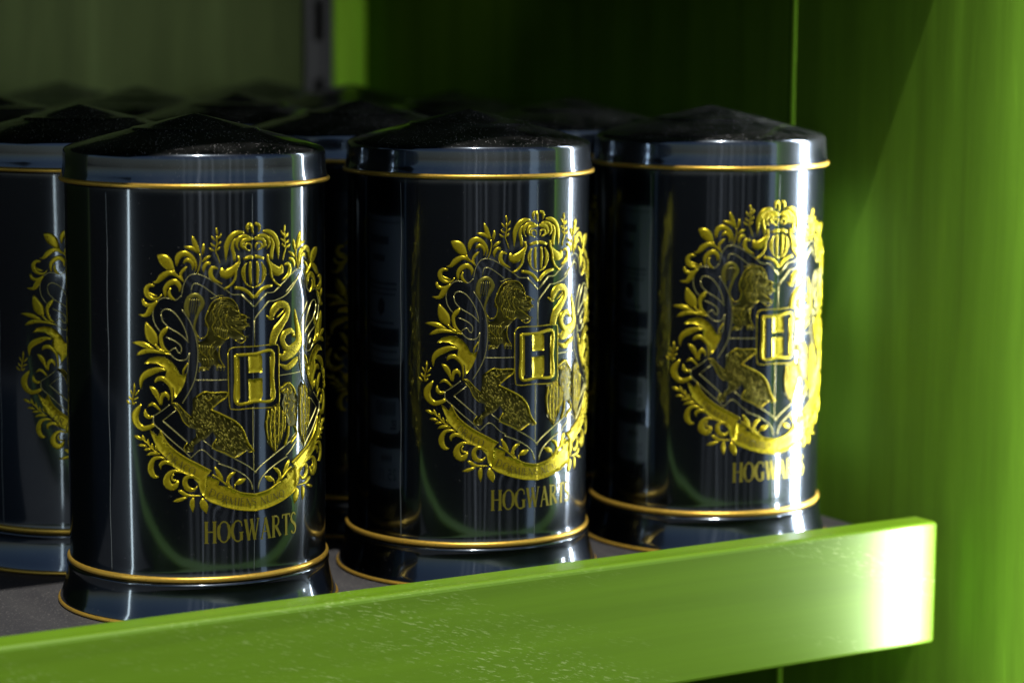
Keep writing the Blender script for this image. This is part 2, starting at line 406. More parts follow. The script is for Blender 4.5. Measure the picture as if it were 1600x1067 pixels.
# ------------------------------------------------------------------ the tin
CREST = json.loads('''{"wreath":[["L",1,[[-0.806,3.604,0.019],[-0.842,3.64,0.084],[-0.886,3.693,0.122],[-0.931,3.728,0.094],[-0.972,3.756,0.014]]],["L",1,[[-1.025,3.484,0.007],[-0.975,3.494,0.037],[-0.931,3.54,0.066],[-0.877,3.577,0.056],[-0.823,3.582,0.042],[-0.761,3.542,0.023]]],["S",1,[[-0.815,3.613,0.019],[-0.788,3.568,0.019],[-0.756,3.542,0.019],[-0.711,3.497,0.019]]],["L",1,[[-0.675,3.649,0.007],[-0.708,3.618,0.033],[-0.739,3.578,0.028],[-0.734,3.533,0.023],[-0.711,3.497,0.014]]],["L",1,[[-0.779,3.649,0.007],[-0.775,3.703,0.047],[-0.753,3.757,0.066],[-0.695,3.779,0.056],[-0.637,3.748,0.047],[-0.6,3.694,0.037],[-0.587,3.64,0.021],[-0.604,3.595,0.007]]],["L",1,[[-0.712,3.676,0.009],[-0.69,3.707,0.037],[-0.659,3.712,0.042],[-0.627,3.685,0.037],[-0.618,3.64,0.023],[-0.629,3.609,0.007]]],["L",1,[[-0.551,3.774,0.019],[-0.583,3.837,0.047],[-0.606,3.899,0.047],[-0.625,3.955,0.007]]],["L",1,[[-0.704,3.846,0.009],[-0.664,3.837,0.033],[-0.61,3.823,0.042],[-0.565,3.783,0.023]]],["S",1,[[-0.551,3.774,0.013],[-0.542,3.72,0.013],[-0.555,3.648,0.013],[-0.58,3.572,0.013]]],["L",1,[[-0.511,3.876,0.007],[-0.515,3.827,0.036],[-0.528,3.764,0.014]]],["L",1,[[-0.441,3.754,0.007],[-0.482,3.732,0.036],[-0.528,3.693,0.014]]],["L",1,[[-0.509,3.585,0.007],[-0.514,3.63,0.036],[-0.487,3.674,0.039],[-0.445,3.681,0.028]]],["L",1,[[-0.374,3.623,0.019],[-0.426,3.637,0.037],[-0.448,3.584,0.047],[-0.42,3.52,0.039],[-0.335,3.471,0.011]]],["L",1,[[-1.007,3.449,0.023],[-1.057,3.456,0.037],[-1.093,3.419,0.052],[-1.084,3.357,0.056],[-1.029,3.322,0.033],[-0.966,3.328,0.019],[-0.934,3.369,0.006]]],["L",1,[[-1.079,3.393,0.007],[-1.038,3.363,0.028],[-0.979,3.35,0.007]]],["L",1,[[-1.13,3.319,0.019],[-1.116,3.27,0.042],[-1.065,3.254,0.037],[-1.001,3.278,0.019]]],["L",1,[[-1.18,3.157,0.007],[-1.101,3.154,0.042],[-1.056,3.205,0.07],[-1.029,3.25,0.056],[-0.974,3.301,0.019]]],["L",1,[[-0.894,3.343,0.019],[-0.899,3.415,0.042],[-0.859,3.474,0.056],[-0.796,3.497,0.056],[-0.751,3.452,0.042],[-0.755,3.394,0.009]]],["L",1,[[-0.841,3.433,0.009],[-0.858,3.397,0.028],[-0.849,3.353,0.036],[-0.813,3.321,0.019],[-0.791,3.31,0.007]]],["S",1,[[-0.351,3.671,0.011],[-0.37,3.735,0.011],[-0.394,3.798,0.011],[-0.381,3.869,0.011],[-0.381,3.95,0.011]]],["L",1,[[-0.387,4.031,0.005],[-0.38,3.995,0.023],[-0.377,3.95,0.009]]],["L",1,[[-0.433,3.951,0.005],[-0.418,3.924,0.022],[-0.386,3.896,0.007]]],["L",1,[[-0.334,3.976,0.005],[-0.348,3.945,0.022],[-0.372,3.918,0.007]]],["L",1,[[-0.441,3.88,0.005],[-0.423,3.857,0.022],[-0.39,3.843,0.007]]],["L",1,[[-0.333,3.895,0.005],[-0.352,3.878,0.021],[-0.376,3.856,0.007]]],["L",1,[[-0.46,3.835,0.005],[-0.436,3.812,0.025],[-0.403,3.798,0.007]]],["L",1,[[-0.347,3.842,0.005],[-0.366,3.82,0.021],[-0.389,3.802,0.007]]],["L",1,[[-1.101,3.086,0.009],[-1.078,3.014,0.089],[-1.046,2.943,0.127],[-1.013,2.89,0.084],[-0.991,2.854,0.019]]],["S",1,[[-1.009,2.872,0.023],[-0.963,2.819,0.023],[-0.9,2.793,0.023]]],["L",1,[[-0.87,3.05,0.007],[-0.91,3.0,0.056],[-0.946,2.945,0.042],[-0.936,2.864,0.037],[-0.9,2.811,0.028],[-0.86,2.789,0.011]]],["L",1,[[-1.255,2.872,0.007],[-1.194,2.87,0.039],[-1.119,2.855,0.058],[-1.063,2.834,0.037],[-1.009,2.813,0.011]]],["L",1,[[-1.212,2.747,0.007],[-1.156,2.776,0.045],[-1.091,2.797,0.049],[-1.008,2.795,0.033],[-0.927,2.783,0.023],[-0.837,2.762,0.009]]],["P",1,[[-1.123,2.669],[-1.072,2.721],[-0.99,2.746],[-0.918,2.743],[-0.846,2.703],[-0.792,2.64],[-0.76,2.572],[-0.728,2.559],[-0.685,2.588],[-0.706,2.504],[-0.746,2.414],[-0.804,2.337],[-0.822,2.432],[-0.858,2.458],[-0.894,2.503],[-0.899,2.558],[-0.886,2.608],[-0.926,2.648],[-0.99,2.678],[-1.063,2.676]]],["L",1,[[-1.164,2.409,0.007],[-1.159,2.495,0.047],[-1.118,2.551,0.07],[-1.044,2.59,0.07],[-0.962,2.615,0.045],[-0.89,2.608,0.014]]],["L",1,[[-1.016,2.478,0.007],[-0.989,2.515,0.045],[-0.935,2.525,0.049],[-0.881,2.485,0.039],[-0.844,2.422,0.028],[-0.835,2.323,0.019],[-0.844,2.286,0.007]]],["L",1,[[-1.071,2.44,0.007],[-1.034,2.409,0.054],[-1.002,2.365,0.058],[-0.979,2.311,0.026],[-0.961,2.266,0.019]]],["L",1,[[-0.952,2.26,0.028],[-0.943,2.339,0.039],[-0.907,2.372,0.049],[-0.875,2.34,0.028],[-0.875,2.304,0.007]]],["L",1,[[-0.728,2.563,0.007],[-0.72,2.613,0.023],[-0.675,2.685,0.011]]],["S",1,[[-1.258,2.248,0.013],[-1.258,2.309,0.013],[-1.239,2.373,0.013],[-1.238,2.446,0.013]]],["L",1,[[-1.238,2.464,0.005],[-1.235,2.428,0.021],[-1.235,2.383,0.007]]],["L",1,[[-1.288,2.398,0.005],[-1.273,2.371,0.019],[-1.259,2.345,0.007]]],["L",1,[[-1.187,2.394,0.005],[-1.206,2.366,0.022],[-1.235,2.337,0.007]]],["L",1,[[-1.302,2.333,0.005],[-1.288,2.307,0.022],[-1.263,2.29,0.007]]],["L",1,[[-1.194,2.321,0.005],[-1.22,2.308,0.022],[-1.254,2.291,0.007]]],["L",1,[[-1.329,2.291,0.005],[-1.307,2.265,0.022],[-1.282,2.246,0.007]]],["L",1,[[-1.22,2.274,0.005],[-1.244,2.255,0.024],[-1.268,2.244,0.007]]],["L",1,[[-1.163,2.254,0.007],[-1.201,2.202,0.056],[-1.234,2.137,0.082],[-1.219,2.064,0.077],[-1.153,2.013,0.058],[-1.079,2.026,0.047],[-1.024,2.055,0.037]]],["L",1,[[-1.093,2.234,0.007],[-1.043,2.264,0.036],[-0.997,2.238,0.026],[-0.961,2.198,0.019]]],["L",1,[[-1.121,2.206,0.007],[-1.116,2.152,0.045],[-1.079,2.126,0.036],[-1.038,2.136,0.019]]],["S",1,[[-0.986,1.764,0.013],[-1.05,1.808,0.013],[-1.106,1.869,0.013],[-1.171,1.912,0.013]]],["L",1,[[-1.25,1.93,0.007],[-1.209,1.919,0.039],[-1.162,1.894,0.019]]],["L",1,[[-1.157,1.945,0.007],[-1.143,1.913,0.028],[-1.12,1.869,0.014]]],["L",1,[[-1.204,1.837,0.007],[-1.162,1.839,0.03],[-1.106,1.828,0.011]]],["L",1,[[-1.097,1.906,0.006],[-1.092,1.87,0.022],[-1.078,1.825,0.009]]],["L",1,[[-1.143,1.79,0.007],[-1.106,1.801,0.03],[-1.059,1.803,0.011]]],["L",1,[[-1.055,1.862,0.006],[-1.05,1.835,0.022],[-1.032,1.79,0.009]]],["L",1,[[-1.115,1.736,0.007],[-1.059,1.762,0.036],[-0.968,1.76,0.014]]],["L",1,[[-1.018,1.845,0.006],[-1.009,1.823,0.021],[-0.991,1.791,0.007]]],["L",1,[[-0.913,1.711,0.014],[-0.968,1.723,0.028],[-1.031,1.708,0.042],[-1.068,1.642,0.061],[-1.068,1.578,0.067],[-1.031,1.527,0.047],[-0.985,1.526,0.009]]],["L",1,[[-0.962,1.605,0.007],[-0.967,1.65,0.037],[-0.922,1.679,0.043],[-0.868,1.666,0.034],[-0.836,1.639,0.014]]],["L",1,[[-0.786,1.49,0.014],[-0.812,1.44,0.056],[-0.857,1.421,0.07],[-0.903,1.466,0.086],[-0.894,1.539,0.056],[-0.84,1.586,0.037],[-0.786,1.586,0.023],[-0.723,1.568,0.009]]],["L",1,[[-0.781,1.495,0.007],[-0.831,1.49,0.023],[-0.853,1.522,0.019],[-0.831,1.558,0.011]]],["L",1,[[-0.595,1.438,0.009],[-0.631,1.397,0.033],[-0.695,1.412,0.058],[-0.722,1.476,0.054],[-0.696,1.531,0.042],[-0.632,1.535,0.037],[-0.577,1.493,0.019]]],["L",1,[[-0.79,1.394,0.007],[-0.758,1.376,0.042],[-0.713,1.348,0.037],[-0.658,1.338,0.021],[-0.558,1.336,0.011]]],["L",1,[[-0.843,1.279,0.007],[-0.785,1.293,0.039],[-0.731,1.311,0.028],[-0.699,1.32,0.009]]],["L",1,[[-0.644,1.168,0.007],[-0.649,1.228,0.049],[-0.649,1.283,0.049],[-0.635,1.319,0.011]]],["L",1,[[-0.506,1.155,0.007],[-0.525,1.216,0.08],[-0.544,1.271,0.07],[-0.549,1.313,0.011]]],["L",1,[[-0.425,1.629,0.007],[-0.396,1.578,0.042],[-0.362,1.521,0.037],[-0.343,1.483,0.014]]],["S",1,[[-0.448,1.548,0.019],[-0.391,1.513,0.019],[-0.303,1.435,0.019]]],["L",1,[[-0.211,1.567,0.007],[-0.255,1.542,0.039],[-0.289,1.498,0.034],[-0.289,1.443,0.028],[-0.244,1.403,0.014]]],["L",1,[[-0.102,1.489,0.007],[-0.164,1.462,0.061],[-0.219,1.438,0.014]]],["S",1,[[-0.219,1.438,0.009],[-0.222,1.393,0.009]]]],"shield":[["S",1,[[-0.733,3.362,0.008],[-0.711,3.47,0.008],[-0.662,3.551,0.008],[-0.6,3.574,0.008],[-0.527,3.558,0.008],[-0.444,3.512,0.008],[-0.39,3.475,0.008]]],["S",1,[[-0.733,3.362,0.008],[-0.755,3.34,0.008],[-0.791,3.313,0.008],[-0.849,3.326,0.008],[-0.921,3.332,0.008],[-0.983,3.287,0.008],[-1.019,3.215,0.008],[-1.026,3.154,0.008],[-1.026,3.151,0.008],[-1.014,3.088,0.008],[-0.982,3.03,0.008],[-0.951,2.995,0.008]]],["S",1,[[-0.639,3.398,0.008],[-0.626,3.461,0.008],[-0.59,3.48,0.008],[-0.517,3.446,0.008],[-0.389,3.349,0.008]]],["S",1,[[-0.462,3.539,0.008],[-0.387,3.475,0.008],[-0.281,3.399,0.008],[-0.232,3.362,0.008],[-0.141,3.358,0.008]]],["S",1,[[-0.136,3.357,0.014],[-0.007,3.228,0.014]]],["S",0,[[0.161,3.272,0.008],[0.263,3.279,0.008],[0.419,3.34,0.008],[0.604,3.517,0.008]]],["S",0,[[0.161,3.272,0.011],[0.096,3.204,0.011],[0.033,3.14,0.011],[0.0,3.096,0.011]]],["S",0,[[0.0,3.096,0.007],[0.001,2.827,0.007]]],["S",1,[[-0.942,3.171,0.009],[-0.929,3.108,0.009],[-0.883,3.055,0.009],[-0.847,3.028,0.009],[-0.776,2.988,0.009],[-0.722,2.948,0.009],[-0.667,2.889,0.009]]],["S",1,[[-0.942,3.171,0.009],[-0.92,3.212,0.009],[-0.875,3.221,0.009],[-0.812,3.191,0.009],[-0.758,3.128,0.009],[-0.713,3.047,0.009],[-0.686,2.966,0.009],[-0.677,2.911,0.009]]],["S",1,[[-0.892,2.942,0.009],[-0.829,2.916,0.009],[-0.775,2.884,0.009],[-0.739,2.839,0.009],[-0.748,2.785,0.009],[-0.775,2.794,0.009],[-0.802,2.835,0.009],[-0.855,2.802,0.009]]],["S",1,[[-0.86,2.784,0.008],[-0.81,2.731,0.008],[-0.756,2.708,0.008],[-0.693,2.722,0.008],[-0.662,2.785,0.008]]],["S",1,[[-0.732,3.222,0.008],[-0.669,3.128,0.008],[-0.623,3.028,0.008],[-0.591,2.911,0.008],[-0.578,2.793,0.008],[-0.585,2.666,0.008],[-0.611,2.522,0.008],[-0.656,2.413,0.008],[-0.736,2.278,0.008]]],["S",1,[[-0.662,2.785,0.008],[-0.671,2.685,0.008],[-0.684,2.595,0.008],[-0.719,2.505,0.008],[-0.764,2.414,0.008],[-0.817,2.323,0.008]]],["S",1,[[-0.606,2.513,0.007],[-0.492,2.51,0.007],[-0.383,2.507,0.007],[-0.283,2.507,0.007]]],["S",1,[[-1.033,2.141,0.007],[-0.951,2.193,0.007],[-0.862,2.263,0.007]]],["S",1,[[-1.033,2.141,0.008],[-1.028,2.064,0.008],[-0.951,1.993,0.008],[-0.842,1.895,0.008],[-0.724,1.795,0.008],[-0.656,1.726,0.008]]],["S",1,[[-0.798,2.209,0.007],[-0.937,2.098,0.007]]],["S",1,[[-0.937,2.098,0.011],[-0.815,1.995,0.011],[-0.689,1.881,0.011]]],["S",1,[[-0.656,1.726,0.007],[-0.552,1.806,0.007],[-0.44,1.715,0.007],[-0.376,1.676,0.007]]],["S",1,[[-0.534,1.901,0.008],[-0.441,1.825,0.008]]],["S",1,[[-0.45,1.821,0.01],[-0.227,1.704,0.01],[-0.071,1.609,0.01],[0.012,1.537,0.01]]],["S",1,[[0.029,1.37,0.011],[0.053,1.451,0.011],[0.111,1.519,0.011],[0.235,1.598,0.011],[0.387,1.662,0.011]]],["S",0,[[-0.023,2.212,0.006],[-0.022,1.927,0.006],[-0.016,1.558,0.006]]]],"helm":[["L",1,[[-0.293,3.688,0.006],[-0.289,3.778,0.033],[-0.28,3.858,0.056],[-0.237,3.937,0.056],[-0.167,3.976,0.047],[-0.101,3.978,0.014]]],["L",1,[[-0.205,3.694,0.028],[-0.211,3.766,0.037],[-0.226,3.829,0.037],[-0.212,3.892,0.028],[-0.177,3.922,0.011]]],["L",1,[[-0.15,3.795,0.007],[-0.181,3.846,0.026],[-0.157,3.917,0.042],[-0.084,3.941,0.037],[-0.031,3.917,0.019]]],["L",1,[[-0.088,3.806,0.007],[-0.13,3.844,0.037],[-0.105,3.897,0.042],[-0.041,3.908,0.037],[-0.012,3.916,0.028]]],["L",1,[[-0.04,3.791,0.007],[-0.085,3.811,0.021],[-0.089,3.852,0.021],[-0.052,3.866,0.021],[-0.023,3.84,0.017],[-0.027,3.804,0.009]]],["L",1,[[-0.058,3.972,0.007],[-0.069,4.022,0.032],[-0.054,4.053,0.032],[-0.019,4.056,0.032]]],["L",0,[[0.002,3.951,0.006],[-0.012,3.992,0.023],[-0.016,4.047,0.028]]],["L",1,[[-0.108,3.708,0.028],[-0.05,3.728,0.036],[-0.012,3.729,0.036]]],["S",1,[[-0.082,3.671,0.013],[-0.128,3.601,0.013],[-0.122,3.528,0.013],[-0.079,3.454,0.013],[-0.009,3.422,0.013]]],["L",1,[[-0.087,3.662,0.009],[-0.107,3.582,0.026],[-0.09,3.473,0.009]]],["L",1,[[-0.037,3.683,0.023],[-0.043,3.579,0.03],[-0.034,3.452,0.019]]],["S",1,[[-0.165,3.746,0.021],[-0.159,3.683,0.021],[-0.189,3.603,0.021],[-0.203,3.514,0.021],[-0.262,3.444,0.021],[-0.315,3.419,0.021]]],["L",1,[[-0.336,3.631,0.019],[-0.321,3.572,0.084],[-0.263,3.574,0.103],[-0.204,3.631,0.056],[-0.165,3.683,0.019]]],["L",1,[[-0.207,3.428,0.028],[-0.131,3.416,0.036],[-0.068,3.381,0.036],[-0.006,3.315,0.032]]]],"badge":[["S",0,[[-0.281,2.775,0.009],[-0.232,2.827,0.009],[-0.002,2.827,0.009],[0.236,2.827,0.009],[0.286,2.777,0.009],[0.288,2.506,0.009],[0.292,2.247,0.009],[0.239,2.193,0.009],[-0.056,2.201,0.009],[-0.226,2.203,0.009],[-0.271,2.274,0.009],[-0.281,2.775,0.009]]],["S",0,[[-0.204,2.749,0.032],[-0.001,2.75,0.032],[0.203,2.76,0.032],[0.206,2.514,0.032],[0.209,2.274,0.032],[0.004,2.269,0.032],[-0.197,2.268,0.032],[-0.202,2.507,0.032],[-0.204,2.749,0.032]]],["P",0,[[-0.07,2.754],[0.061,2.755],[0.084,2.716],[0.086,2.561],[-0.068,2.565]]],["P",0,[[-0.071,2.497],[0.087,2.502],[0.089,2.322],[0.061,2.274],[-0.065,2.275]]],["P",0,[[-0.211,2.758],[-0.163,2.719],[-0.16,2.318],[-0.184,2.269],[-0.207,2.266]]],["P",0,[[0.173,2.7],[0.21,2.756],[0.217,2.273],[0.179,2.3]]]],"ribbon":[["P",1,[[-0.96,2.002],[-0.914,1.903],[-0.841,1.822],[-0.715,1.731],[-0.578,1.656],[-0.458,1.588],[-0.504,1.541],[-0.514,1.436],[-0.526,1.324],[-0.565,1.373],[-0.586,1.465],[-0.659,1.544],[-0.723,1.568],[-0.831,1.632],[-0.904,1.722],[-0.986,1.801],[-1.037,1.909],[-1.074,2.003],[-1.037,1.977],[-0.991,1.937]]],["P",1,[[-0.504,1.541],[-0.429,1.515],[-0.375,1.485],[-0.39,1.441],[-0.294,1.42],[-0.224,1.383],[-0.142,1.345],[0.015,1.316],[0.017,1.149],[-0.151,1.17],[-0.321,1.215],[-0.446,1.272],[-0.474,1.278],[-0.524,1.321],[-0.512,1.436]]],["S",1,[[-0.96,2.002,0.013],[-0.914,1.903,0.013],[-0.841,1.822,0.013],[-0.715,1.731,0.013],[-0.578,1.656,0.013],[-0.458,1.588,0.013]]],["S",1,[[-0.294,1.42,0.013],[-0.224,1.383,0.013],[-0.142,1.345,0.013],[0.015,1.316,0.013]]],["S",1,[[-0.524,1.321,0.013],[-0.474,1.278,0.013],[-0.373,1.236,0.013],[-0.321,1.215,0.013],[-0.151,1.17,0.013],[0.017,1.149,0.013]]]],"badger":[["P",0,[[-0.637,2.322],[-0.583,2.367],[-0.519,2.391],[-0.445,2.383],[-0.382,2.366],[-0.294,2.377],[-0.302,2.33],[-0.378,2.279],[-0.448,2.218],[-0.396,2.18],[-0.251,2.109],[-0.16,2.03],[-0.106,1.916],[-0.074,1.821],[-0.019,1.77],[-0.116,1.774],[-0.217,1.712],[-0.307,1.759],[-0.377,1.795],[-0.441,1.825],[-0.404,1.915],[-0.442,1.99],[-0.507,1.919],[-0.562,1.898],[-0.625,1.849],[-0.634,1.785],[-0.715,1.786],[-0.724,1.831],[-0.662,1.886],[-0.607,1.94],[-0.608,2.013],[-0.662,2.032],[-0.726,2.096],[-0.771,2.196],[-0.817,2.241],[-0.853,2.277],[-0.799,2.287],[-0.717,2.205],[-0.654,2.141],[-0.636,2.231]]],["S",0,[[-0.458,2.214,0.017],[-0.349,2.159,0.017],[-0.211,2.079,0.017],[-0.128,1.981,0.017],[-0.085,1.859,0.017],[-0.019,1.77,0.017]]],["S",0,[[-0.601,2.34,0.012],[-0.519,2.393,0.012],[-0.445,2.382,0.012],[-0.294,2.379,0.012],[-0.304,2.33,0.012],[-0.378,2.279,0.012],[-0.448,2.222,0.012]]],["S",0,[[-0.844,2.277,0.007],[-0.79,2.277,0.007],[-0.717,2.2,0.007],[-0.649,2.136,0.007]]],["S",0,[[-0.817,2.241,0.007],[-0.771,2.196,0.007],[-0.726,2.096,0.007],[-0.662,2.032,0.007]]],["S",0,[[-0.689,1.881,0.007],[-0.724,1.831,0.007],[-0.702,1.776,0.007]]],["S",0,[[-0.105,1.773,0.009],[-0.217,1.712,0.009],[-0.307,1.759,0.009],[-0.441,1.825,0.009],[-0.404,1.915,0.009]]],["S",0,[[-0.509,2.329,0.007],[-0.481,2.305,0.007],[-0.444,2.327,0.007]]],["S",0,[[-0.378,2.284,0.006],[-0.34,2.314,0.006],[-0.311,2.322,0.006]]],["S",0,[[-0.041,1.782,0.009],[-0.013,1.765,0.009],[-0.073,1.757,0.009]]]],"lion":[["P",0,[[-0.495,3.154],[-0.431,3.278],[-0.366,3.327],[-0.25,3.323],[-0.186,3.252],[-0.159,3.178],[-0.096,3.153],[-0.079,3.047],[-0.143,3.014],[-0.094,2.912],[-0.207,2.905],[-0.267,2.938],[-0.358,2.842],[-0.41,2.844],[-0.362,2.752],[-0.38,2.698],[-0.322,2.642],[-0.399,2.635],[-0.436,2.682],[-0.473,2.611],[-0.574,2.604],[-0.547,2.667],[-0.575,2.721],[-0.581,2.884],[-0.508,2.916],[-0.476,3.027],[-0.513,3.064]]],["L",0,[[-0.576,2.884,0.011],[-0.585,2.957,0.019],[-0.613,3.038,0.022],[-0.578,3.173,0.034],[-0.529,3.28,0.049],[-0.579,3.362,0.045],[-0.66,3.336,0.049],[-0.686,3.228,0.052],[-0.659,3.138,0.019]]],["S",0,[[-0.495,3.154,0.007],[-0.441,3.278,0.007],[-0.366,3.327,0.007],[-0.25,3.323,0.007],[-0.186,3.252,0.007],[-0.169,3.197,0.007]]],["S",0,[[-0.169,3.197,0.007],[-0.158,3.124,0.007],[-0.209,3.108,0.007]]],["S",0,[[-0.148,3.159,0.007],[-0.086,3.138,0.007],[-0.106,3.085,0.007],[-0.074,3.047,0.007],[-0.147,3.005,0.007]]],["S",0,[[-0.248,3.037,0.007],[-0.167,2.979,0.007],[-0.094,2.912,0.007],[-0.146,2.869,0.007],[-0.207,2.905,0.007]]],["S",0,[[-0.477,3.207,0.007],[-0.504,3.118,0.007],[-0.476,3.045,0.007],[-0.494,2.955,0.007],[-0.549,2.929,0.007],[-0.585,2.966,0.007]]],["S",0,[[-0.362,2.843,0.007],[-0.371,2.77,0.007],[-0.352,2.697,0.007],[-0.313,2.632,0.007],[-0.38,2.662,0.007],[-0.398,2.608,0.007]]],["S",0,[[-0.473,2.611,0.007],[-0.547,2.639,0.007],[-0.574,2.595,0.007]]],["S",0,[[-0.308,3.238,0.006],[-0.25,3.245,0.006],[-0.21,3.217,0.006]]],["S",0,[[-0.403,3.259,0.006],[-0.431,3.188,0.006],[-0.402,3.115,0.006],[-0.439,3.044,0.006],[-0.401,2.971,0.006]]],["S",0,[[-0.347,3.258,0.006],[-0.374,3.168,0.006],[-0.345,3.077,0.006],[-0.382,2.988,0.006],[-0.344,2.914,0.006]]],["S",0,[[-0.288,3.166,0.006],[-0.307,3.094,0.006],[-0.277,3.02,0.006],[-0.306,2.949,0.006]]],["S",0,[[-0.567,2.866,0.006],[-0.548,2.793,0.006],[-0.492,2.738,0.006],[-0.473,2.665,0.006]]],["S",0,[[-0.438,2.863,0.006],[-0.474,2.792,0.006],[-0.437,2.718,0.006]]],["S",0,[[-0.382,2.952,0.007],[-0.305,2.913,0.007],[-0.267,2.938,0.007]]]],"serpent":[["L",0,[[0.139,3.129,0.012],[0.196,3.103,0.032],[0.214,3.16,0.08],[0.293,3.227,0.08],[0.39,3.211,0.072],[0.41,3.136,0.068],[0.339,3.04,0.088],[0.253,2.952,0.104],[0.216,2.86,0.088],[0.212,2.823,0.08]]],["L",0,[[0.518,3.163,0.008],[0.535,3.058,0.04],[0.575,2.92,0.08],[0.574,2.809,0.112],[0.471,2.739,0.137],[0.347,2.686,0.08],[0.299,2.727,0.016]]],["L",0,[[0.505,2.883,0.032],[0.462,2.947,0.056],[0.368,2.927,0.064],[0.338,2.856,0.064],[0.398,2.776,0.064],[0.493,2.781,0.048]]],["L",0,[[0.301,2.619,0.011],[0.406,2.578,0.064],[0.522,2.634,0.064],[0.554,2.67,0.021]]],["S",0,[[0.139,3.129,0.013],[0.182,3.086,0.013],[0.227,3.093,0.013]]],["S",0,[[0.264,3.098,0.011],[0.321,3.137,0.011],[0.365,3.173,0.011]]]],"eagle":[["P",0,[[0.365,2.435],[0.433,2.432],[0.491,2.361],[0.551,2.254],[0.549,2.055],[0.533,1.957],[0.416,1.973],[0.362,2.079],[0.324,2.212],[0.351,2.298],[0.318,2.331],[0.299,2.373]]],["P",0,[[0.129,2.173],[0.273,2.228],[0.363,2.119],[0.389,2.016],[0.308,1.828],[0.233,1.718],[0.138,1.828],[0.105,2.009]]],["P",0,[[0.567,2.351],[0.617,2.405],[0.723,2.331],[0.772,2.204],[0.781,2.022],[0.682,1.786],[0.646,1.731],[0.564,1.893]]],["S",0,[[0.152,2.161,0.01],[0.128,2.006,0.01],[0.15,1.856,0.01]]],["S",0,[[0.194,2.177,0.01],[0.175,2.001,0.01],[0.185,1.783,0.01]]],["S",0,[[0.236,2.192,0.01],[0.222,1.996,0.01],[0.233,1.728,0.01]]],["S",0,[[0.285,2.187,0.01],[0.278,2.01,0.01],[0.27,1.813,0.01]]],["S",0,[[0.33,2.142,0.01],[0.329,2.004,0.01],[0.309,1.848,0.01]]],["S",0,[[0.362,2.079,0.01],[0.362,2.0,0.01],[0.348,1.922,0.01]]],["S",0,[[0.6,2.347,0.01],[0.59,2.149,0.01],[0.596,1.869,0.01]]],["S",0,[[0.651,2.36,0.01],[0.649,2.141,0.01],[0.638,1.782,0.01]]],["S",0,[[0.704,2.323,0.01],[0.703,2.133,0.01],[0.682,1.836,0.01]]],["S",0,[[0.752,2.227,0.01],[0.751,2.126,0.01],[0.72,1.93,0.01]]],["S",0,[[0.299,2.373,0.013],[0.351,2.397,0.013],[0.405,2.42,0.013],[0.476,2.372,0.013],[0.52,2.288,0.013]]],["S",0,[[0.416,1.973,0.013],[0.402,1.876,0.013],[0.36,1.781,0.013]]],["S",0,[[0.503,1.962,0.013],[0.533,1.878,0.013],[0.443,1.79,0.013]]],["S",0,[[0.318,2.331,0.013],[0.358,2.366,0.013]]]],"p1":[[-0.915,1.731],[-0.841,1.674],[-0.759,1.617],[-0.696,1.58],[-0.628,1.551]],"p2":[[-0.498,1.348],[-0.399,1.302],[-0.321,1.25],[-0.192,1.224],[-0.045,1.207],[0.103,1.214],[0.24,1.236],[0.35,1.266]],"word":[[-0.513076740764705,0.8511262386746212],[0.4017555349143301,0.83683816306635]]}''')
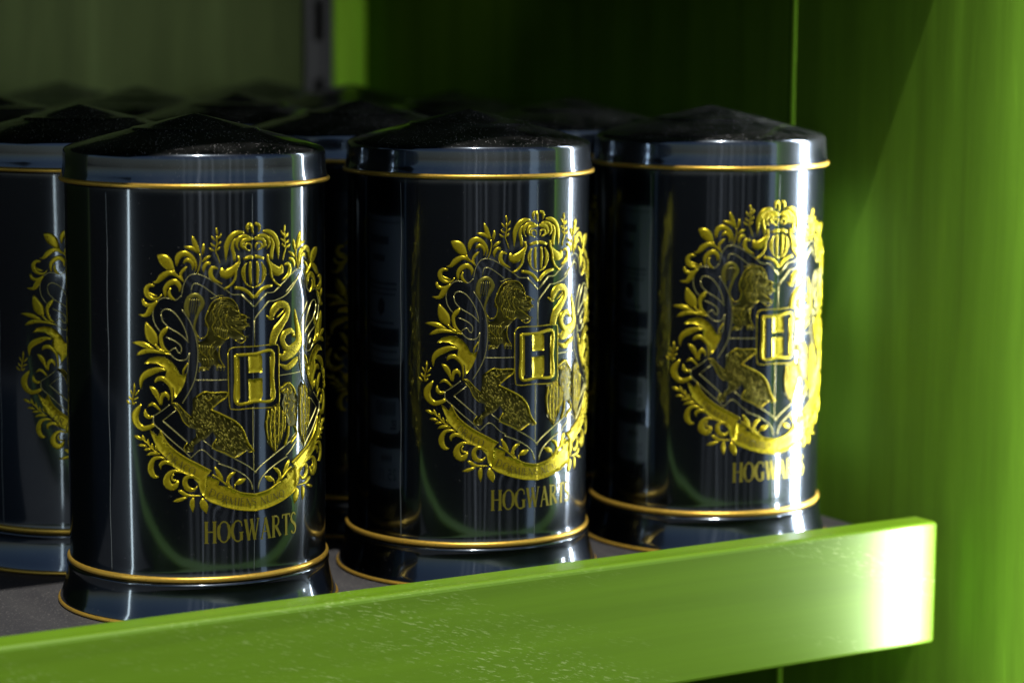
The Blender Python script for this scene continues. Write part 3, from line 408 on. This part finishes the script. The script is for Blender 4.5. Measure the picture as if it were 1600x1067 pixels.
LOCKS = json.loads('''[[[-0.258,3.261],[-0.261,3.274],[-0.286,3.282],[-0.316,3.281],[-0.329,3.289]],[[-0.284,3.253],[-0.293,3.264],[-0.318,3.263],[-0.345,3.252],[-0.36,3.254]],[[-0.304,3.237],[-0.316,3.244],[-0.338,3.234],[-0.358,3.214],[-0.373,3.211]],[[-0.314,3.214],[-0.329,3.216],[-0.344,3.199],[-0.353,3.174],[-0.365,3.166]],[[-0.314,3.189],[-0.328,3.187],[-0.334,3.165],[-0.331,3.138],[-0.338,3.126]],[[-0.302,3.166],[-0.314,3.159],[-0.31,3.136],[-0.295,3.112],[-0.297,3.098]],[[-0.281,3.149],[-0.289,3.138],[-0.275,3.118],[-0.251,3.1],[-0.246,3.087]],[[-0.255,3.139],[-0.256,3.126],[-0.235,3.112],[-0.205,3.104],[-0.194,3.093]],[[-0.226,3.139],[-0.222,3.127],[-0.196,3.121],[-0.164,3.123],[-0.15,3.116]],[[-0.284,3.295],[-0.29,3.311],[-0.327,3.314],[-0.369,3.305],[-0.387,3.311]],[[-0.315,3.281],[-0.327,3.294],[-0.362,3.287],[-0.398,3.266],[-0.417,3.266]],[[-0.339,3.259],[-0.355,3.268],[-0.385,3.251],[-0.411,3.22],[-0.429,3.215]],[[-0.354,3.23],[-0.371,3.234],[-0.393,3.209],[-0.407,3.172],[-0.422,3.162]],[[-0.357,3.198],[-0.375,3.197],[-0.387,3.167],[-0.387,3.128],[-0.398,3.114]],[[-0.349,3.167],[-0.366,3.161],[-0.366,3.128],[-0.352,3.09],[-0.358,3.074]],[[-0.331,3.139],[-0.344,3.128],[-0.333,3.097],[-0.306,3.064],[-0.306,3.047]],[[-0.303,3.117],[-0.312,3.103],[-0.291,3.076],[-0.253,3.052],[-0.246,3.035]],[[-0.27,3.104],[-0.273,3.088],[-0.243,3.068],[-0.198,3.055],[-0.185,3.04]],[[-0.233,3.1],[-0.23,3.084],[-0.194,3.073],[-0.147,3.072],[-0.129,3.062]],[[-0.197,3.107],[-0.188,3.092],[-0.15,3.091],[-0.105,3.103],[-0.084,3.097]],[[-0.32,3.339],[-0.33,3.356],[-0.379,3.352],[-0.433,3.329],[-0.455,3.333]],[[-0.414,3.213],[-0.435,3.214],[-0.452,3.172],[-0.453,3.118],[-0.467,3.102]],[[-0.41,3.173],[-0.43,3.169],[-0.434,3.124],[-0.42,3.071],[-0.429,3.052]],[[-0.394,3.135],[-0.412,3.125],[-0.403,3.081],[-0.374,3.032],[-0.377,3.012]],[[-0.368,3.101],[-0.382,3.088],[-0.361,3.046],[-0.318,3.006],[-0.315,2.985]],[[-0.333,3.074],[-0.343,3.058],[-0.31,3.023],[-0.256,2.993],[-0.246,2.973]],[[-0.291,3.056],[-0.296,3.038],[-0.253,3.011],[-0.192,2.994],[-0.176,2.977]],[[-0.245,3.049],[-0.244,3.03],[-0.195,3.013],[-0.13,3.01],[-0.109,2.997]],[[-0.199,3.052],[-0.192,3.033],[-0.138,3.029],[-0.075,3.04],[-0.05,3.031]],[[-0.289,3.256],[-0.246,3.261],[-0.2,3.238]],[[-0.234,3.214],[-0.214,3.202],[-0.194,3.209]],[[-0.2,3.198],[-0.157,3.174],[-0.165,3.149],[-0.201,3.147]],[[-0.205,3.126],[-0.176,3.106],[-0.205,3.09],[-0.241,3.109]],[[-0.288,3.202],[-0.276,3.147],[-0.241,3.109]],[[-0.26,3.251],[-0.273,3.219],[-0.257,3.19]],[[-0.402,3.043],[-0.42,2.989],[-0.401,2.931]],[[-0.383,3.037],[-0.399,2.983],[-0.384,2.927]],[[-0.364,3.031],[-0.379,2.977],[-0.367,2.922]],[[-0.345,3.025],[-0.358,2.971],[-0.35,2.918]],[[-0.325,3.019],[-0.337,2.965],[-0.332,2.914]],[[-0.306,3.013],[-0.315,2.959],[-0.315,2.91]],[[-0.287,3.006],[-0.294,2.952],[-0.298,2.905]],[[-0.563,2.866],[-0.555,2.812],[-0.57,2.758]],[[-0.537,2.862],[-0.532,2.811],[-0.542,2.752]],[[-0.512,2.858],[-0.508,2.811],[-0.515,2.746]],[[-0.486,2.854],[-0.484,2.81],[-0.487,2.74]],[[-0.46,2.849],[-0.46,2.809],[-0.459,2.733]],[[-0.434,2.845],[-0.435,2.809],[-0.431,2.727]],[[-0.536,2.728],[-0.52,2.693],[-0.529,2.657]],[[-0.511,2.727],[-0.496,2.693],[-0.507,2.657]],[[-0.485,2.727],[-0.472,2.692],[-0.485,2.656]],[[-0.459,2.726],[-0.448,2.691],[-0.462,2.656]],[[-0.433,2.725],[-0.423,2.691],[-0.44,2.655]],[[-0.401,2.898],[-0.475,2.846],[-0.548,2.775]],[[-0.372,2.852],[-0.428,2.79],[-0.474,2.719]],[[-0.137,3.014],[-0.116,3.02],[-0.103,3.005]],[[-0.105,2.93],[-0.084,2.936],[-0.071,2.921]],[[-0.197,2.899],[-0.177,2.905],[-0.164,2.89]],[[-0.086,3.12],[-0.064,3.126],[-0.051,3.111]],[[-0.091,3.057],[-0.07,3.063],[-0.057,3.048]],[[-0.565,2.645],[-0.558,2.623],[-0.569,2.605]],[[-0.538,2.645],[-0.53,2.623],[-0.541,2.605]],[[-0.507,2.644],[-0.499,2.622],[-0.51,2.604]],[[-0.389,2.641],[-0.381,2.618],[-0.393,2.601]],[[-0.357,2.639],[-0.349,2.617],[-0.36,2.6]],[[-0.326,2.638],[-0.318,2.616],[-0.33,2.598]],[[-0.651,3.327],[-0.663,3.255],[-0.673,3.174]],[[-0.629,3.326],[-0.64,3.255],[-0.652,3.174]],[[-0.608,3.326],[-0.616,3.254],[-0.63,3.173]],[[-0.586,3.326],[-0.593,3.254],[-0.608,3.173]],[[-0.564,3.326],[-0.569,3.254],[-0.587,3.173]],[[-0.574,2.902],[-0.556,2.895]],[[-0.574,2.873],[-0.556,2.866]],[[-0.574,2.844],[-0.555,2.837]],[[-0.574,2.816],[-0.555,2.808]],[[-0.573,2.787],[-0.555,2.779]],[[-0.573,2.758],[-0.555,2.75]],[[-0.573,2.729],[-0.555,2.721]],[[-0.573,2.7],[-0.555,2.692]]]''')
def make_tin():
    root = bpy.data.objects.new('gift_tin', None); COL.objects.link(root)
    # body: flared foot, straight wall tucked under the lid
    foot = [(1.44, .012), (1.462, .03), (1.457, .06), (1.437, .11), (1.412, .18), (1.394, .25), (1.382, .32), (1.377, .37), (1.380, .395), (1.384, .408), (1.380, .424), (1.36, .436), (1.35, .44)]
    lathe('foot', foot, m_body, root)
    ring('foot_rim', 1.458, .026, .022, m_rim, root)
    ring('lower_band', 1.348, .472, .031, m_rim, root, .033)
    n = 110; prof = [(1.352, .50), (1.347, .53)] + [(1.345, .56 + (4.36-.56)*i/n) for i in range(n+1)] + [(1.342, 4.42)]
    bo = lathe('body', prof, m_body, root, 240)
    for v in bo.data.vertices:
        a = math.atan2(v.co.x, v.co.y); k = bulge(a, v.co.z/S)*S
        v.co.x += math.sin(a)*k; v.co.y += math.cos(a)*k
    lid = lathe('lid', [(1.36, 4.40), (1.385, 4.42), (1.380, 4.47), (1.368, 4.515), (1.361, 4.56), (1.357, 4.62), (1.356, 4.70), (1.353, 4.728), (1.345, 4.747), (1.330, 4.762), (1.30, 4.776), (1.22, 4.802), (1.05, 4.850), (.85, 4.900), (.70, 4.937), (.665, 4.948), (.655, 4.958), (.635, 4.966), (.60, 4.970), (.45, 5.003), (.30, 5.040), (.15, 5.076), (.05, 5.098), (.0005, 5.105)], m_lid, root, 160)
    ring('lid_rim', 1.376, 4.443, .026, m_rim, root, .026)
    crest = Relief(); parts = {}
    def get(k): return parts.setdefault(k, Relief())
    def both(P, mir): return [P] + ([[(-q[0],) + tuple(q[1:]) for q in P]] if mir else [])
    for name in ('wreath', 'shield', 'helm', 'badge', 'ribbon', 'badger', 'lion', 'serpent', 'eagle'):
        for kind, mir, P in CREST[name]:
            for Q in both(P, mir):
                if max(abs(q[0]) for q in Q) > 3: continue
                if kind == 'P':
                    if name in ('badger', 'lion', 'eagle'):
                        get(name+'_pelt').fill(Q, .008)
                        r = random.Random(7); xs = [q[0] for q in Q]; ys = [q[1] for q in Q]; c = 0; tries = 0 if name != 'lion' else 9999
                        want = {'badger': 300, 'lion': 130, 'eagle': 40}[name]
                        while c < want and tries < 4000:
                            tries += 1
                            x, y = r.uniform(min(xs), max(xs)), r.uniform(min(ys), max(ys))
                            if not inside(Q, x, y): continue
                            a = {'badger': -1.15, 'lion': -1.9, 'eagle': -1.57}[name] + r.uniform(-.45, .45)
                            if name == 'badger' and x > -.2: a += .5
                            L = r.uniform(.03, .06)
                            P3 = [(x, y, .002), (x+L*.5*math.cos(a)+.004, y+L*.5*math.sin(a), .0065), (x+L*math.cos(a), y+L*math.sin(a), .002)]
                            if inside(Q, P3[2][0], P3[2][1]):
                                get(name).stroke(P3, .005, True, .6, .008); c += 1
                    else: get(name).fill(Q, .010)
                elif kind == 'L': get(name).stroke(Q, .011 if name != 'serpent' else .011, False, .4)
                else: get(name + ('_line' if name in ('badger', 'lion') else '')).stroke(Q, .011 if name == 'shield' else .014, False, .75, .006 if name in ('badger', 'lion', 'eagle', 'ribbon') else 0)
    for q in LOCKS: get('lion').stroke([(a, c, .0065) for a, c in q], .008, False, .8, .008)
    cr = parts['wreath'].add('wreath', m_gold, root)
    parts['shield'].add('shield_outline', m_line, root)
    parts['helm'].add('helmet', m_gold, cr)
    bd = parts['badge'].add('letter_badge', m_gold, root)
    parts['ribbon'].add('ribbon', m_gold, root)
    for k, nm in (('badger', 'badger'), ('lion', 'lion'), ('eagle', 'bird')):
        q = parts[k+'_pelt'].add(nm, m_olive, root)
        if k+'_line' in parts: parts[k+'_line'].add('outline', m_gold, q)
        parts[k].add('fur' if k != 'eagle' else 'plumage', m_gold if k == 'eagle' else m_hair, q)
    sp = parts['serpent'].add('serpent', m_gold, root)
    scl = Relief()
    for kind, mir, P in CREST['serpent']:
        if kind != 'L': continue
        C = smooth_path(P, .03)
        for i in range(1, len(C)-1):
            (u, v, wd) = C[i]; dx, dy = C[i+1][0]-C[i-1][0], C[i+1][1]-C[i-1][1]; L = math.hypot(dx, dy) or 1
            dx, dy = dx/L, dy/L
            for sg in (-1, 1):
                scl.flat([(u - sg*dy*wd*.34 - dx*wd*.2, v + sg*dx*wd*.34 - dy*wd*.2, .003), (u + sg*dy*wd*.34 + dx*wd*.2, v - sg*dx*wd*.34 + dy*wd*.2, 0.003)], .0155)
    scl.add('scales', m_scale, sp)
    mo = Relief(); letters(mo, 'DRACO', CREST['p1'], .075, .0225, wk=.75)
    p2 = CREST['p2']; letters(mo, 'DORMIENS NUNQ', p2, .078, .0225, wk=.75); mo.add('motto', m_ink, root)
    wd = Relief(); letters(wd, 'HOGWARTS', [(-.535 + 1.07*i/8, .845) for i in range(9)], .225, .004, wk=1.0); wd.add('wordmark', m_word, root)
    # clear film seams running down the wall
    for az, wv in ((246, .006), (180.5, .0045)):
        f = Relief(az); pts = [(.006*math.sin(i*1.9+az), .52 + 3.84*i/12, wv) for i in range(13)]
        f.stroke(pts, .004, False, .5); f.add('film_seam', m_film, root)
    # paper labels on the right-hand side
    def patch(name, a0, a1, z0, z1, h, m, parent, n=14, cut=.04):
        V = []; Fc = []
        for i in range(n+1):
            a = a0+(a1-a0)*i/n; c = cut if i in (0, n) else 0
            x = math.sin(R_(a)); y = math.cos(R_(a))
            V += [((RB+h)*x, (RB+h)*y, z0+c), ((RB+h)*x, (RB+h)*y, z1-c)]
        for i in range(n): Fc.append((2*i, 2*i+1, 2*i+3, 2*i+2))
        return link(name, V, Fc, m, parent, True)
    pl = patch('story_label', 117, 58, 2.28, 3.93, .004, m_paper, root)
    pr = Relief(87.0)
    u0, u1 = -.66, .62
    def dash(a, b, n, w=.016):
        for i in range(n):
            t0, t1 = i/n, (i+.55)/n
            pr.flat([(a[0]+(b[0]-a[0])*t, a[1]+(b[1]-a[1])*t, w) for t in (t0, t1)], .0065)
    for (a, b, n) in (((u0, 2.33), (u1, 2.33), 46), ((u0, 3.86), (u1, 3.86), 46), ((u0, 2.33), (u0, 3.86), 50), ((u1, 2.33), (u1, 3.86), 50)): dash(a, b, n, .022)
    r = random.Random(3)
    for z, x0, x1, hh in ((3.66, -.25, .3, .09), (3.46, -.15, .2, .07), (3.18, -.5, .45, .03), (3.12, -.5, .5, .02), (3.06, -.45, .3, .02), (2.74, -.4, .4, .025), (2.42, -.5, .5, .025)):
        x = x0
        while x < x1:
            L = r.uniform(.02, .06); pr.flat([(x, z, hh), (x+L, z, hh)], .0065); x += L+.014
    pr.flat([(-.58+1.0*i/9, 2.58, .20) for i in range(10)], .0065)
    pr.flat([(-.02, 3.0, .10), (-.06, 2.92, .22), (-.1, 2.84, .12)], .0066); pr.add('label_print', m_print, pl)
    p2_ = patch('barcode_label', 113, 66, 1.50, 1.90, .004, m_paper, root); pb = Relief(89.0)
    x = -.4
    while x < .15:
        L = r.choice((.008, .012, .02)); pb.flat([(x, 1.70, L), (x, 1.86, L)], .0065); x += L+r.choice((.012, .018))
    for z in (1.64, 1.60, 1.56): pb.flat([(-.44, z, .022), (-.30+.03*math.sin(z*90), z, .022)], .0065)
    pb.add('label_print', m_print, p2_)
    p3 = patch('date_label', 115, 66, .88, 1.33, .004, m_paper, root); pd = Relief(89.0)
    letters(pd, '25.11', [(-.46 + .5*i/5, .97) for i in range(6)], .13, .0065)
    x = -.30
    while x < -.02: pd.flat([(x, 1.17, .014), (x, 1.27, .014)], .0065); pd.flat([(x, 1.22, .05), (x+.03, 1.22, .05)], .0065); x += .06
    pd.add('label_print', m_print, p3)
    return root
def copy_tree(o, parent=None):
    c = o.copy(); COL.objects.link(c); c.parent = parent
    for ch in list(o.children): copy_tree(ch, c)
    return c
SPOTS = [  # x, y, turn, label
 (0, 0, -1.7, 'large leftmost tin of the front row, nearest the camera, its full crest in view'),
 (3.3, 0, 0.4, 'sharply focused middle tin of the front row, pale labels mirrored on its left'),
 (6.6, 0, -2.2, 'black tin at the right end of the front row beside the green side wall'),
 (-.2, 2.75, 0, 'black tin cut by the left edge, half its crest showing beside the big tin'),
 (3.42, 2.85, 5, 'second-row tin seen in the gap between the left and middle front tins'),
 (6.42, 2.8, -4, 'second-row tin, lid showing between the middle and right front tins'),
 (-.15, 5.7, 8, 'third-row tin whose dark lid touches the left picture edge'),
 (3.15, 5.8, -7, 'third-row tin, lid peak just above and right of the leftmost front tin'),
 (6.4, 5.7, 12, 'black tin of the third row, behind the peak of the middle front tin'),
 (-.42, 8.5, -3, 'blurred fourth-row tin, its lid edge at the far left of the picture'),
 (2.9, 8.5, 6, 'blurred fourth-row tin, lid peak above the left shoulder of the nearest tin'),
 (6.25, 8.5, -9, 'blurred fourth-row tin in front of the bright green stile'),
 (2.66, 10.9, 3, 'blurred last-row tin, small lid peak against the back panel at far left'),
 (5.97, 10.9, 0, 'blurred last-row tin, small lid peak just left of the slotted upright')]
proto = make_tin()
for i, (x, y, rz, lab) in enumerate(SPOTS):
    o = proto if i == 0 else copy_tree(proto)
    o.location = Vector((x, y, 0))*S; o.rotation_euler = (0, 0, R_(rz + 3.0))
    tag(o, lab, 'tin', 'black tins in rows on the shelf')
